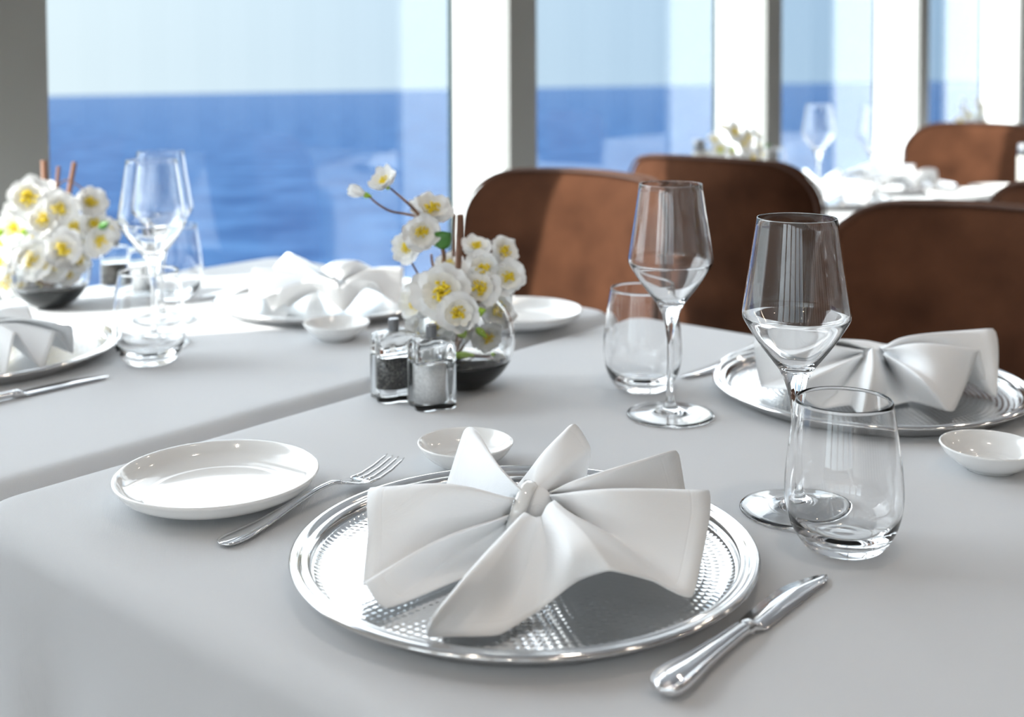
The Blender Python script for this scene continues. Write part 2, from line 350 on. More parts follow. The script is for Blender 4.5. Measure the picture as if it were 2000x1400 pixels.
# ------------------------------------------------------------------ tables
def rrect(x0, x1, y0, y1, r, n=10, m=24):
    pts = []
    for cx, cy, a0 in ((x1-r,y0+r,-pi/2),(x1-r,y1-r,0),(x0+r,y1-r,pi/2),(x0+r,y0+r,pi)):
        arc = [(cx+r*cos(a0+pi/2*i/n), cy+r*sin(a0+pi/2*i/n)) for i in range(n+1)]
        if pts:
            a = pts[-1]; b = arc[0]
            pts += [(a[0]+(b[0]-a[0])*i/m, a[1]+(b[1]-a[1])*i/m) for i in range(1, m)]
        pts += arc
    a = pts[-1]; b = pts[0]; pts += [(a[0]+(b[0]-a[0])*i/m, a[1]+(b[1]-a[1])*i/m) for i in range(1, m)]
    return pts
def make_cloth(x0, x1, y0, y1, quiet, rr_=.045):
    bm = bmesh.new(); out = rrect(x0, x1, y0, y1, rr_); cx, cy = (x0+x1)/2, (y0+y1)/2
    n = len(out); nor = []
    for i in range(n):
        a, b = Vector(out[i-1]), Vector(out[(i+1)%n]); t = (b-a).normalized(); nor.append(Vector((t.y, -t.x)))
    er = .022
    prof = [(-er-.006,0),(-er,0)] + [(-er+er*sin(pi/2*i/6), -er+er*cos(pi/2*i/6)) for i in range(1,7)] + [(0,-.05),(0,-.09),(0,-.14),(0,-.20),(0,-.26)]
    rings = []
    for (o_, z) in prof:
        rg = []
        for i in range(n):
            p = Vector(out[i]); drop = max(0, -z-.03)
            s = i/n*2*pi
            wv = drop*(.10+.10*sin(s*11+.7)+.05*sin(s*23))
            calm = (quiet > 0 and p.y > y1-.10) or (quiet < 0 and (p.y < y0+.10 or p.y > y1-.10))
            if calm: wv = 0
            corner = 1 if (abs(p.x-cx) > (x1-x0)/2-rr_ and abs(p.y-cy) > (y1-y0)/2-rr_) else 0
            if not calm: wv += corner*drop*.18
            q = p+nor[i]*(o_+wv)
            rg.append(bm.verts.new((q.x, q.y, TT+z)))
        rings.append(rg)
    for a, b in zip(rings, rings[1:]):
        for i in range(n): bm.faces.new((a[i], a[(i+1)%n], b[(i+1)%n], b[i]))
    prev = rings[0]
    for sc in (.8,.4,.15):
        rg = [bm.verts.new((cx+(v.co.x-cx)*sc, cy+(v.co.y-cy)*sc, TT)) for v in rings[0]]
        for i in range(n): bm.faces.new((prev[i], prev[(i+1)%n], rg[(i+1)%n], rg[i]))
        prev = rg
    c = bm.verts.new((cx,cy,TT))
    for i in range(n): bm.faces.new((prev[i], prev[(i+1)%n], c))
    return bm
GT = 'dining tables in the row along the windows'
def table(x0, x1, y0, y1, label, clabel, quiet):
    t = empty('dining_table', ((x0+x1)/2, (y0+y1)/2, 0), 0, label, 'table')
    a, b = (x1-x0)/2-.03, (y1-y0)/2-.03
    obj('tabletop', box(bmesh.new(), -a, a, -b, b, TT-.035, TT-.004, .004), M['white'], t)
    obj('leg', lathe([(0,TT-.035),(.04,TT-.035),(.04,.03),(.22,.012),(.22,0),(0,0)], 32), M['legmetal'], t)
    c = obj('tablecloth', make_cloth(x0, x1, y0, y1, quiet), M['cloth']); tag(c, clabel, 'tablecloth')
table(.44, 1.40, .15, .972, 'table under the shaded white cloth nearest the viewer', 'white cloth on the nearest table, in shade, under the pleated napkin', 1)
table(.44, 1.40, .986, 1.765, 'table by the window under the half sunlit cloth', 'white cloth on the window-side table, half in bright sun', -1)
OFF = 1.87
table(.50+OFF, 1.40+OFF, .986, 1.765, 'next table along the windows, behind the brown chairs', 'sunlit white cloth on the farther table behind the brown chairs', -1)
table(.50+OFF, 1.40+OFF, .15, .972, 'farther table on the aisle side behind the right brown chair', 'white cloth of the farther aisle-side table at the right edge', 1)
table(.44+2*OFF+.1, 1.40+2*OFF+.1, 1.0, 1.76, 'farthest table beyond the sunlit far chair', 'white cloth of the farthest table, beyond the sunlit far chair', 0)

# ------------------------------------------------------------------ chairs
def chair_back(Wd=.225, z0=.44, z1=.90, T=.030):
    bm = bmesh.new(); rr_ = .085; hz = (z1-z0)/2
    pts = rrect(-Wd, Wd, -hz, hz, rr_, 8, 10); n = len(pts)
    rs = [0,.25,.5,.7,.82,.9,.95,.98,1.0]
    def pl(x, z, y):
        bend = -1.1*x*x - .9*abs(x)**3          # wings come towards the sitter (-Y here)
        rec = (z+hz)*.16
        tap = 1-.10*max(0,(-z)/hz)
        return (x*tap, y+bend+rec, z+(z0+z1)/2 + (.010*(1-(x/Wd)**2) if z > 0 else 0))
    F = []
    for side in (1, -1):
        rings = []
        for r in rs[1:] if side == 1 else rs[1:-1]:
            th = T*(1-r**7)**.5 * (.8 if side > 0 else 1)
            if side == 1 and r == 1.0: th = 0
            rings.append([bm.verts.new(pl(p[0]*r, p[1]*r, side*th)) for p in pts])
        c = bm.verts.new(pl(0,0,side*T*(.8 if side > 0 else 1)))
        for i in range(n): bm.faces.new((c, rings[0][i], rings[0][(i+1)%n]))
        for a, b in zip(rings, rings[1:]):
            for i in range(n): bm.faces.new((a[i], a[(i+1)%n], b[(i+1)%n], b[i]))
        F.append(rings)
    a, b = F[1][-1], F[0][-1]
    for i in range(n): bm.faces.new((a[i], a[(i+1)%n], b[(i+1)%n], b[i]))
    seam = [Vector(pl(p[0]*.985, p[1]*.985, T*.62)) for p in pts]; seam.append(seam[0])
    seam2 = [Vector(pl(p[0]*.985, p[1]*.985, -T*.62)) for p in pts]; seam2.append(seam2[0])
    return bm, seam, seam2
def make_chair():
    t = empty('dining_chair', (0,0,0))
    bm, s1, s2 = chair_back(); b = obj('backrest', bm, M['suede'], t)
    bm = tube(s1, .0028, n=6, cap=False); tube(s2, .0028, bm, 6, False); obj('piping', bm, M['piping'], b)
    bm = bmesh.new(); pts = rrect(-.225,.225,-.44,-.02,.08,8,6)
    prev = None
    for (sc, z) in ((.0,.40),(.9,.40),(1,.42),(1.0,.455),(.96,.475),(.8,.483),(.0,.485)):
        if sc == 0: rg = [bm.verts.new((0,-.24,z))]
        else: rg = [bm.verts.new((p[0]*sc, -.24+(p[1]+.24)*sc, z)) for p in pts]
        if prev:
            n = len(pts)
            for i in range(n):
                if len(prev) == 1: bm.faces.new((prev[0], rg[i], rg[(i+1)%n]))
                elif len(rg) == 1: bm.faces.new((prev[i], prev[(i+1)%n], rg[0]))
                else: bm.faces.new((prev[i], prev[(i+1)%n], rg[(i+1)%n], rg[i]))
        prev = rg
    obj('seat', bm, M['suede'], t)
    for sx_ in (-1,1):
        for y in (-.42,-.06):
            obj('leg', tube([(sx_*.19,y,.405),(sx_*.215,y+(-.02 if y<-.2 else .03),0)], [.016,.010], n=12), M['legmetal'], t)
    return t
ch0 = make_chair()
def chair(x, y, face, label, first=False):
    # face: +1 sitter looks towards +X, -1 towards -X
    rz = -pi/2 if face > 0 else pi/2
    # local -Y is the sitter's front
    rz = pi/2 if face > 0 else -pi/2
    o = ch0 if first else dup(ch0)
    o.location = (x, y, 0); o.rotation_euler = (0,0,rz)
    tag(o, label, 'chair', 'brown suede dining chairs'); return o
chair(1.655, 1.30, -1, 'brown suede chair at the window-side table, sun stripe on its backrest', True)
chair(1.60, .555, -1, 'dark brown suede chair facing us, right behind the nearest table')
chair(2.175, 1.29, 1, 'brown suede chair seen from behind, its top left corner sunlit')
chair(2.10, .50, 1, 'brown suede chair showing only a rounded corner at the right edge')
chair(3.62, 1.27, -1, 'farthest brown suede chair, backrest almost wholly sunlit')

# ------------------------------------------------------------------ tableware makers (all stand on z = 0 of their own frame)
def smoothprof(pts, n=6):
    return [(max(p.x,0), p.y) for p in spline([(a,b,0) for a,b in pts], n)]
def make_wine():
    t = empty('wine_glass', (0,0,0))
    o = [(0,.0042),(.010,.0036),(.022,.0022),(.034,.0009),(.0405,.0002),(.0432,.0012),(.0436,.0022),(.0430,.0030)]
    o += smoothprof([(.0430,.0030),(.030,.0042),(.016,.0062),(.0075,.0105),(.0042,.018),(.0036,.03),(.0034,.06),(.0038,.078),(.0055,.092),(.0095,.1055),(.0135,.114)], 4)[1:]
    o += smoothprof([(.0135,.114),(.0285,.1335),(.0400,.1515),(.0422,.1580),(.0414,.166),(.0365,.198),(.0312,.2335)], 6)[1:]
    o += [(.0311,.2339),(.0310,.2342),(.0307,.2344),(.0304,.2342),(.0303,.2339)]
    o += smoothprof([(.0303,.2335),(.0355,.198),(.0404,.166),(.0411,.1580),(.0388,.1525),(.0272,.1352),(.0125,.1185),(.006,.1155),(0,.115)], 6)[1:]
    obj('glass_body', lathe(o, 96), M['glass'], t)
    return t
def make_tumbler():
    o = [(0,.0012),(.010,.0010),(.022,.0),(.0245,.0003)]
    o += smoothprof([(.0245,.0003),(.0305,.0045),(.0385,.018),(.0425,.037),(.0415,.062),(.0375,.092),(.0347,.1095)], 7)[1:]
    o += [(.0345,.1100),(.0341,.1103),(.0337,.1100)]
    o += smoothprof([(.0337,.1095),(.0365,.092),(.0405,.062),(.0412,.037),(.0372,.021),(.026,.0115),(.012,.0092),(0,.009)], 7)[1:]
    return obj('water_tumbler', lathe(o, 96), M['glass'])
def make_charger():
    t = empty('charger_plate', (0,0,0))
    well = [(0,.0045),(.05,.0045),(.10,.0045),(.138,.0045),(.1445,.0050),(.1475,.0066),(.1490,.0090)]
    obj('hammered_well', lathe([(0,.0015)]+[(.13,.0015),(.1490,.0055)]+well[::-1], 128), M['hammer'], t)
    rim = smoothprof([(.1490,.0090),(.1500,.0122),(.1518,.0140),(.1535,.0144),(.1550,.0138),(.1562,.0140),(.1580,.0154),(.1608,.0165),(.1635,.0160),(.1649,.0142),(.1640,.0126)], 4)
    rim += [(.159,.0105),(.154,.0070),(.146,.0010),(.142,0),(.139,.0008),(.1490,.0055)]
    obj('rim', lathe(rim, 160, close=True), M['silver'], t)
    return t
def make_plate(r=.083, h=.021, foot=.045, name='bread_plate'):
    o = [(0,.0020),(foot-.004,.0020),(foot-.002,0),(foot,0),(foot+.002,.0018)]
    o += smoothprof([(foot+.002,.0018),(r*.8,.007),(r*.93,.0125),(r,h)], 5)[1:]
    o += [(r-.0006,h+.0012),(r-.0022,h+.0012),(r-.0036,h)]
    o += smoothprof([(r-.0036,h),(r*.88,.0128),(r*.74,.0075),(r*.6,.0058),(0,.0052)], 5)[1:]
    return obj(name, lathe(o, 128), M['china'])
def make_dish():
    r, h = .0425, .021
    o = [(0,.0012),(.018,.0012),(.019,0),(.021,0),(.0222,.0015)]
    o += smoothprof([(.0222,.0015),(.031,.007),(.038,.0135),(r,h)], 5)[1:]
    o += [(r-.0004,h+.0008),(r-.0016,h+.0008),(r-.0024,h)]
    o += smoothprof([(r-.0024,h),(.034,.0130),(.0275,.0085),(.0225,.0066),(.0215,.0058)], 4)[1:]
    o += smoothprof([(.0215,.0058),(.0195,.0052),(.018,.0046),(.0165,.0052),(.0135,.0047),(.012,.0041),(.0105,.0046),(.006,.0041),(0,.0040)], 3)[1:]
    return obj('sauce_dish', lathe(o, 96), M['china'])
XS = [(-1,0),(-.97,.42),(-.88,.74),(-.78,.80),(-.69,.62),(-.60,.60),(-.50,.80),(-.28,.95),(0,1),(.28,.95),(.50,.80),(.60,.60),(.69,.62),(.78,.80),(.88,.74),(.97,.42),(1,0),(.8,-.55),(.3,-.8),(-.3,-.8),(-.8,-.55)]
def loft(sts, xs=XS, bm=None):
    """sts: (x, half width, half thickness, z, y) along +X"""
    bm = bm or bmesh.new(); rings = []
    for (x, hw, ht, z, y) in sts: rings.append([bm.verts.new((x, y+a*hw, z+b*ht)) for a, b in xs])
    n = len(xs)
    for a, b in zip(rings, rings[1:]):
        for i in range(n): bm.faces.new((a[i], a[(i+1)%n], b[(i+1)%n], b[i]))
    bm.faces.new(rings[0][::-1]); bm.faces.new(rings[-1]); return bm
def sts(keys, n=5):
    q = [Vector((*k[:4],)) for k in keys]; out = []
    qq = [q[0]*2-q[1]] + q + [q[-1]*2-q[-2]]
    for i in range(len(q)-1):
        for j in range(n): v = cr(*qq[i:i+4], j/n, .4); out.append((v[0], max(v[1],.0002), max(v[2],.0002), v[3], 0))
    v = q[-1]; out.append((v[0],v[1],v[2],v[3],0)); return out
OV = [(cos(2*pi*i/16), sin(2*pi*i/16)) for i in range(16)]
def make_fork():
    t = empty('table_fork', (0,0,0))
    obj('handle', loft(sts([(0,.002,.0008,.0030),(.003,.0075,.0016,.0030),(.010,.0100,.0022,.0030),(.022,.0098,.0024,.0032),(.045,.0068,.0023,.0052),(.075,.0040,.0021,.0100),(.100,.0030,.0021,.0135),(.118,.0029,.0020,.0140),(.128,.0032,.0018,.0120)])), M['steel'], t)
    obj('head', loft(sts([(.126,.0032,.0018,.0122),(.132,.0050,.0015,.0105),(.140,.0100,.0012,.0085),(.148,.0117,.0011,.0068),(.156,.0122,.0010,.0060)]), OV), M['steel'], t)
    for y in (-.0102,-.0034,.0034,.0102):
        s = [(.153,.0018,.0010,.0062,y),(.165,.0016,.0010,.0062,y*1.0),(.180,.0014,.0010,.0085,y*.98),(.194,.0011,.0009,.0125,y*.95),(.1985,.0004,.0004,.0143,y*.94)]
        obj('tine', loft(s, OV), M['steel'], t)
    return t
def make_knife():
    t = empty('table_knife', (0,0,0))
    obj('handle', loft(sts([(0,.002,.0015,.0062),(.003,.0085,.0042,.0062),(.010,.0112,.0056,.0062),(.022,.0108,.0056,.0062),(.045,.0078,.0048,.0058),(.075,.0058,.0042,.0055),(.098,.0052,.0040,.0052)])), M['steel'], t)
    obj('bolster', loft(sts([(.0965,.0052,.0038,.0052),(.099,.0062,.0046,.0050),(.103,.0062,.0045,.0048),(.106,.0074,.0034,.0040),(.109,.0094,.0018,.0030),(.1105,.0096,.0012,.0026)],4), OV), M['steel'], t)
    # blade: straight back, curved cutting edge
    bm = bmesh.new(); rg = []
    for i in range(25):
        f = i/24; x = .109+f*.099
        b0 = .0094 + .0016*sin(pi*min(1,f*1.2)) - (max(0,f-.50)/.5)**2.4*.0125
        b1 = -.0088 + (max(0,f-.84)/.16)**2.5*.0045
        if f > .99: b0 = b1+.0010
        th = .0011*(1-.5*f)
        zc = .0026+.0
        rg.append([bm.verts.new((x,b0,zc+th)), bm.verts.new((x,(b0*.55+b1*.45),zc+th*1.15)), bm.verts.new((x,b1,zc+.0001)), bm.verts.new((x,b1,zc-.0001)), bm.verts.new((x,(b0*.55+b1*.45),zc-th)), bm.verts.new((x,b0,zc-th))])
    for a, b in zip(rg, rg[1:]):
        for i in range(6): bm.faces.new((a[i], a[(i+1)%6], b[(i+1)%6], b[i]))
    bm.faces.new(rg[0][::-1]); bm.faces.new(rg[-1])
    obj('blade', bm, M['steel'], t)
    return t
def quat(r, n=72, lob=.085): return [(r*(1+lob*cos(4*a))*cos(a), r*(1+lob*cos(4*a))*sin(a)) for a in [2*pi*i/n for i in range(n)]]
def prism(levels, n=72, bm=None):
    bm = bm or bmesh.new(); rings = []
    for (r, z, lob) in levels:
        rings.append([bm.verts.new((x,y,z)) for x,y in quat(r, n, lob)])
    for a, b in zip(rings, rings[1:]):
        for i in range(n): bm.faces.new((a[i], a[(i+1)%n], b[(i+1)%n], b[i]))
    bm.faces.new(rings[0][::-1]); bm.faces.new(rings[-1]); return bm
def make_mill(kind):
    t = empty(kind+'_mill', (0,0,0))
    obj('mill_body', prism([(.0215,0,.15),(.0232,.001,.15),(.0236,.003,.15),(.0236,.0455,.15),(.0228,.0470,.15)]), M['acrylic'], t)
    obj(kind+'_fill', lathe([(0,.0125 if kind=='pepper' else .006),(.0140,.0125 if kind=='pepper' else .006),(.0140,.0425),(0,.0425)], 32), M[kind], t)
    obj('mill_cap', prism([(.0225,.0476,.15),(.0236,.049,.15),(.0236,.063,.15),(.0226,.067,.14),(.0195,.0700,.10),(.010,.072,0)]), M['acrylic'], t)
    obj('spindle', lathe([(0,.0440),(.0016,.0440),(.0016,.0475),(0,.0475)], 12), M['knob'], t)
    obj('knob', lathe([(0,.0721),(.0054,.0721),(.0057,.0726),(.0057,.0840),(.0052,.0848),(0,.0850)], 12), M['knob'], t, False)
    return t

# ------------------------------------------------------------------ folded napkins: pleats pinched in the middle, from fold lines
def make_napkin(lines, org, ctr, name='folded_napkin', NR=14, NS=8, kt=.27, blob=(.015,.0135,.0145)):
    bm = bmesh.new(); rad = []
    for ln in lines:
        i_, m_, o_ = ln
        a = P(*i_); c = P(*o_)
        if m_ is None:
            b = (a+c)/2; b.z += .006
        else: b = P(*m_)
        s = spline([a, b, c], NR//2, .5)
        rad.append(s)
    n = len(rad); cols = []
    for i in range(n):
        for j in range(NS):
            t = j/NS
            cols.append([cr(rad[i-1][q], rad[i][q], rad[(i+1)%n][q], rad[(i+2)%n][q], t, kt) for q in range(len(rad[0]))])
    zmin = TT+.0052
    uvl = bm.loops.layers.uv.new('UVMap')
    V = []
    for c in cols:
        V.append([bm.verts.new((p.x-org.x, p.y-org.y, max(p.z, zmin)-TT)) for p in c])
    k = len(V); q = len(V[0])
    for i in range(k):
        for j in range(q-1):
            f = bm.faces.new((V[i][j], V[(i+1)%k][j], V[(i+1)%k][j+1], V[i][j+1]))
            for lp, (uu, vv) in zip(f.loops, ((i,j),(i+1,j),(i+1,j+1),(i,j+1))): lp[uvl].uv = (uu/k, vv/(q-1))
    # knot of gathered cloth in the pinch
    c = P(*ctr); c = Vector((c.x-org.x, c.y-org.y, c.z-TT))
    mtx = Matrix.Translation(c) @ Matrix.Diagonal((*blob,1))
    bmesh.ops.create_uvsphere(bm, u_segments=20, v_segments=12, radius=1, matrix=mtx)
    o = obj(name, bm, M['napkin'])
    sd_ = o.modifiers.new('solid','SOLIDIFY'); sd_.thickness = .0011; sd_.offset = 0
    o.location = (org.x, org.y, TT)
    return o
def napkin_ring(c, axis, r=.0185, wd_=.009, org=None):
    bm = lathe([(r-.0012,-wd_/2),(r,-wd_/2),(r+.0012,-wd_/4),(r+.0012,wd_/4),(r,wd_/2),(r-.0012,wd_/2)], 48, close=True)
    o = obj('napkin_ring', bm, M['china']); o.rotation_euler = Vector(axis).to_track_quat('Z','Y').to_euler(); o.location = c
    return o

# ------------------------------------------------------------------ flowers
def make_blossom(size, nout=6, nin=5, cup=.35, seed=0, bud=False):
    rnd = random.Random(seed); bm = bmesh.new()
    for layer, (cnt, sc, cp) in enumerate(((nout,1,cup),(nin,.68,cup+.45)) if not bud else ((4,1,1.9),(3,.9,2.2))):
        for k in range(cnt):
            a = 2*pi*k/cnt + layer*.6 + rnd.uniform(-.15,.15); tw = rnd.uniform(-.2,.2); ln = size*sc*rnd.uniform(.88,1.08); wdt = ln*rnd.uniform(.52,.62)*(1.0 if not bud else .8)
            g = []; ph = rnd.uniform(0,6)
            for i in range(8):
                t = i/7; row = []
                for j in range(7):
                    s = j/3-1
                    wy = wdt*s*(sin(pi*min(t*.62+.08,1))**.8)*(1 if t < .999 else .92)
                    xx = ln*(t - .10*s*s*t - (.07*t if j == 3 and i == 7 else 0))
                    zz = ln*(cp*t*t*.55 + .10*s*s*t) + ln*.07*t*t*sin(s*5+ph) + ln*.04*t*sin(t*9+ph)
                    if bud: ang = t*1.9; xx = ln*.42*sin(min(ang,pi)); zz = ln*t*1.1; wy *= .75
                    yy = wy + tw*zz
                    row.append(bm.verts.new((xx*cos(a)-yy*sin(a), xx*sin(a)+yy*cos(a), zz+layer*size*.03)))
                g.append(row)
            for i in range(7):
                for j in range(6): bm.faces.new((g[i][j], g[i][j+1], g[i+1][j+1], g[i+1][j]))
    return bm
def stamen_bm(size, seed):
    rnd = random.Random(seed); bm = bmesh.new()
    for k in range(34):
        a = rnd.uniform(0,2*pi); r = size*.30*rnd.uniform(.02,1)**.6; h = size*rnd.uniform(.20,.38)
        e = Vector((r*cos(a), r*sin(a), h)); tube([(0,0,size*.02), e*.6+Vector((0,0,size*.04)), e], [size*.016,size*.014,size*.012], bm, 5)
        bmesh.ops.create_icosphere(bm, subdivisions=1, radius=size*.055, matrix=Matrix.Translation(e))
    return bm
def bract_bm(size):
    bm = bmesh.new()
    lathe([(0,-size*.35),(size*.07,-size*.3),(size*.13,-size*.12),(size*.16,size*.02),(size*.05,size*.05),(0,size*.05)], 10, bm)
    return bm
CAMV = Vector((0,0,TT+CH))
def blossom(parent, px, py, dep, rpx, face=(0,0), seed=0, bud=False, cup=.35, bract=False):
    """face: turn right / up of the flower's axis away from facing the viewer (radians)"""
    p = D(px, py, dep); size = rpx/CF*dep
    tov = (CAMV-p).normalized(); rt = Vector((sin(YAW),-cos(YAW),0)); up = Vector((0,0,1))
    ax = (tov*cos(face[0])*cos(face[1]) + rt*sin(face[0]) + up*sin(face[1])).normalized()
    o = obj('bud' if bud else 'blossom', make_blossom(size, cup=cup, seed=seed, bud=bud), M['petal'], parent)
    q = ax.to_track_quat('Z','Y')
    o.rotation_euler = q.to_euler(); o.location = p-parent.location
    if not bud:
        obj('stamen', stamen_bm(size*1.15, seed), M['stamen'], o)
    if bract or bud:
        obj('calyx', bract_bm(size*1.3), M['bract'], o)
    return o
def make_vase():
    r = .0555; t = empty('ball_vase', (0,0,0)); zc = .0535
    outer = [(0,.0)] + [(r*sin(a), zc-r*cos(a)) for a in [R(16)+ (R(148)-R(16))*i/30 for i in range(31)]]
    inner = [((r-.0016)*sin(a), zc-(r-.0016)*cos(a)) for a in [R(148)-(R(148)-R(3))*i/34 for i in range(35)]] + [(0,zc-r+.0016)]
    outer[0] = (0, outer[1][1])
    obj('vase_glass', lathe(outer+inner, 96), M['glass'], t)
    ri = r+.0002; amax = R(66)
    g = [(0,zc-ri*cos(R(14)))] + [(ri*sin(a), zc-ri*cos(a)) for a in [R(14)+(amax-R(14))*i/16 for i in range(17)]] + [(0, zc-ri*cos(amax))]
    obj('smoked_filling', lathe(g, 64), M['smoke'], t)
    return t

# ------------------------------------------------------------------ setting the near tables
dz = Vector((0,0,0))
def W2(x, y): return w(x, y, 0)
# chargers
c1 = w(.0075,.845); c2 = w(.3794,1.2732); c3 = P(642,574,.015); c3.z = TT; c4 = P(-52,668,.015); c4.z = TT
GC = 'hammered silver charger plates'
cg = make_charger(); cg.location = c1; cg.rotation_euler = (0,0,.3)
tag(cg, 'large hammered silver charger plate in the foreground under the biggest napkin', 'charger plate', GC)
cg2 = dup(cg, loc=c2, rz=1.2, label='silver charger plate at right in front of the dark brown chair')
cg3 = dup(cg, loc=c3, rz=2.2, label='silver charger plate on the sunlit window-side table')
cg4 = dup(cg, loc=c4, rz=.9, label='silver charger plate cut off by the left edge of the photo')

NAP1 = [
 ((1018,964,.052),(965,905,.068),(930,846,.072)),     # A right ridge
 ((1026,966,.045),(1000,955,.030),(985,965,.010)),    # AB
 ((1030,964,.050),(1052,892,.064),(1104,836,.075)),   # B ridge
 ((1040,962,.050),(1085,905,.062),(1124,835,.074)),
 ((1052,964,.047),(1100,920,.055),(1148,880,.060)),
 ((1056,966,.040),(1100,965,.020),(1140,966,.010)),   # BC
 ((1068,962,.046),(1135,934,.056),(1298,886,.057)),   # C ridge
 ((1072,963,.044),(1150,945,.052),(1320,890,.053)),
 ((1072,970,.036),(1200,985,.020),(1338,984,.012)),   # CD
 ((1068,968,.050),(1190,957,.060),(1378,961,.050)),   # D top
 ((1072,974,.046),(1200,1000,.048),(1380,1012,.040)),
 ((1076,985,.040),(1200,1055,.030),(1345,1166,.012)), # DE corner
 ((1076,978,.050),(1158,1048,.046),(1268,1136,.024)),
 ((1070,982,.054),(1140,1050,.052),(1185,1116,.037)), # E arch
 ((1062,990,.052),(1105,1070,.047),(1120,1136,.026)),
 ((1052,1008,.042),(1062,1100,.026),(1040,1196,.010)),# valley E/F
 ((1040,1010,.044),(1015,1120,.022),(968,1238,.008)),
 ((1034,1008,.048),(980,1120,.034),(895,1242,.009)),
 ((1028,1006,.051),(945,1118,.042),(826,1240,.011)),
 ((1018,1002,.052),(925,1100,.047),(838,1205,.031)),  # F ridge
 ((1006,1012,.040),(925,1100,.026),(862,1172,.010)),
 ((992,1020,.030),(950,1085,.012),(905,1126,.008)),   # under F
 ((984,1018,.030),(880,1085,.014),(749,1185,.009)),   # G bottom
 ((984,1008,.042),(852,1054,.036),(706,1137,.022)),   # G ridge
 ((990,1004,.036),(855,1055,.020),(702,1136,.012)),
 ((992,992,.042),(850,1010,.040),(712,1040,.036)),    # H panel
 ((998,976,.050),(872,945,.062),(718,951,.056)),      # H top
 ((1006,972,.040),(925,975,.020),(846,985,.010)),     # HA
 ((1010,966,.048),(945,905,.062),(902,841,.075)),     # A left
]
n1 = make_napkin(NAP1, c1, (1036,990,.038)); tag(n1, 'big white napkin fanned into pleats on the foreground charger plate', 'napkin', 'folded white napkins')
rg1 = napkin_ring(P(1014,995,.036), wd(Vector((.86,-.22,-.28))), .0200, .0105); tag(rg1, 'narrow white napkin ring around the foreground napkin', 'napkin ring', 'napkin rings')
NAP2 = [
 ((1686,700,.040),(1672,750,.034),(1657,797,.012)),
 ((1700,686,.056),(1700,740,.046),(1680,822,.016)),
 ((1715,702,.040),(1728,760,.018),(1712,806,.008)),
 ((1722,704,.030),(1755,760,.012),(1775,790,.008)),
 ((1722,696,.048),(1788,742,.044),(1842,808,.013)),
 ((1726,692,.046),(1810,745,.040),(1860,806,.010)),
 ((1726,690,.052),(1820,715,.052),(1890,740,.030)),
 ((1724,688,.056),(1795,677,.066),(1910,690,.056)),
 ((1726,690,.040),(1830,725,.020),(1925,770,.010)),
 ((1722,690,.048),(1840,700,.035),(1942,778,.012)),
 ((1720,686,.056),(1778,662,.068),(1936,650,.062)),
 ((1712,684,.045),(1740,680,.020),(1760,690,.008)),
 ((1700,684,.050),(1690,672,.050),(1690,672,.030)),
 ((1690,686,.050),(1640,670,.058),(1575,668,.060)),
 ((1684,690,.040),(1620,690,.020),(1560,690,.010)),
 ((1682,690,.052),(1590,676,.062),(1472,668,.060)),
 ((1680,696,.044),(1580,725,.032),(1482,756,.012)),
 ((1680,698,.050),(1600,735,.046),(1530,765,.030)),
 ((1682,702,.040),(1640,760,.020),(1590,800,.010)),
]
n2 = make_napkin(NAP2, c2, (1698,706,.036)); tag(n2, 'white bow-folded napkin on the right charger plate before the dark chair', 'napkin', 'folded white napkins')
NAP3 = [
 ((655,548,.05),None,(492,521,.062)),
 ((652,552,.04),None,(484,586,.012)),
 ((652,552,.046),None,(510,575,.035)),
 ((652,554,.040),None,(530,603,.008)),
 ((654,552,.050),None,(545,560,.046)),
 ((654,556,.034),None,(560,598,.008)),
 ((656,552,.052),None,(592,541,.056)),
 ((658,556,.050),None,(630,575,.032)),
 ((662,558,.046),None,(668,606,.008)),
 ((668,556,.050),None,(700,570,.030)),
 ((672,552,.052),None,(728,548,.050)),
 ((674,552,.042),None,(752,575,.022)),
 ((674,550,.040),None,(778,592,.008)),
 ((674,546,.052),(725,522,.060),(786,520,.056)),
 ((670,546,.040),None,(770,545,.010)),
 ((664,542,.052),None,(700,508,.068)),
 ((658,542,.052),None,(650,508,.068)),
 ((655,544,.040),None,(610,530,.014)),
 ((654,543,.052),(600,508,.075),(560,490,.078)),
 ((654,545,.042),None,(520,535,.012)),
]
n3 = make_napkin(NAP3, c3, (662,552,.034)); tag(n3, 'overexposed sunlit napkin on the window-side charger plate', 'napkin', 'folded white napkins')
NAP4 = [
 ((-52,622,.05),None,(45,588,.062)),
 ((-50,624,.045),None,(62,622,.045)),
 ((-48,630,.035),None,(66,650,.010)),
 ((-46,624,.052),None,(122,627,.056)),
 ((-46,628,.045),None,(138,634,.050)),
 ((-46,632,.036),None,(139,684,.010)),
 ((-46,628,.050),None,(108,640,.046)),
 ((-48,634,.040),None,(78,712,.008)),
 ((-50,630,.052),None,(28,642,.050)),
 ((-56,636,.040),None,(2,734,.008)),
 ((-60,632,.050),None,(-60,660,.045)),
 ((-62,634,.040),None,(-120,730,.008)),
 ((-64,628,.052),None,(-190,640,.060)),
 ((-62,626,.040),None,(-180,660,.010)),
 ((-60,622,.052),None,(-130,596,.065)),
 ((-56,622,.040),None,(-40,625,.010)),
]
n4 = make_napkin(NAP4, c4, (-54,632,.036)); tag(n4, 'shaded white napkin with a wavy hem cut by the left photo edge', 'napkin', 'folded white napkins')

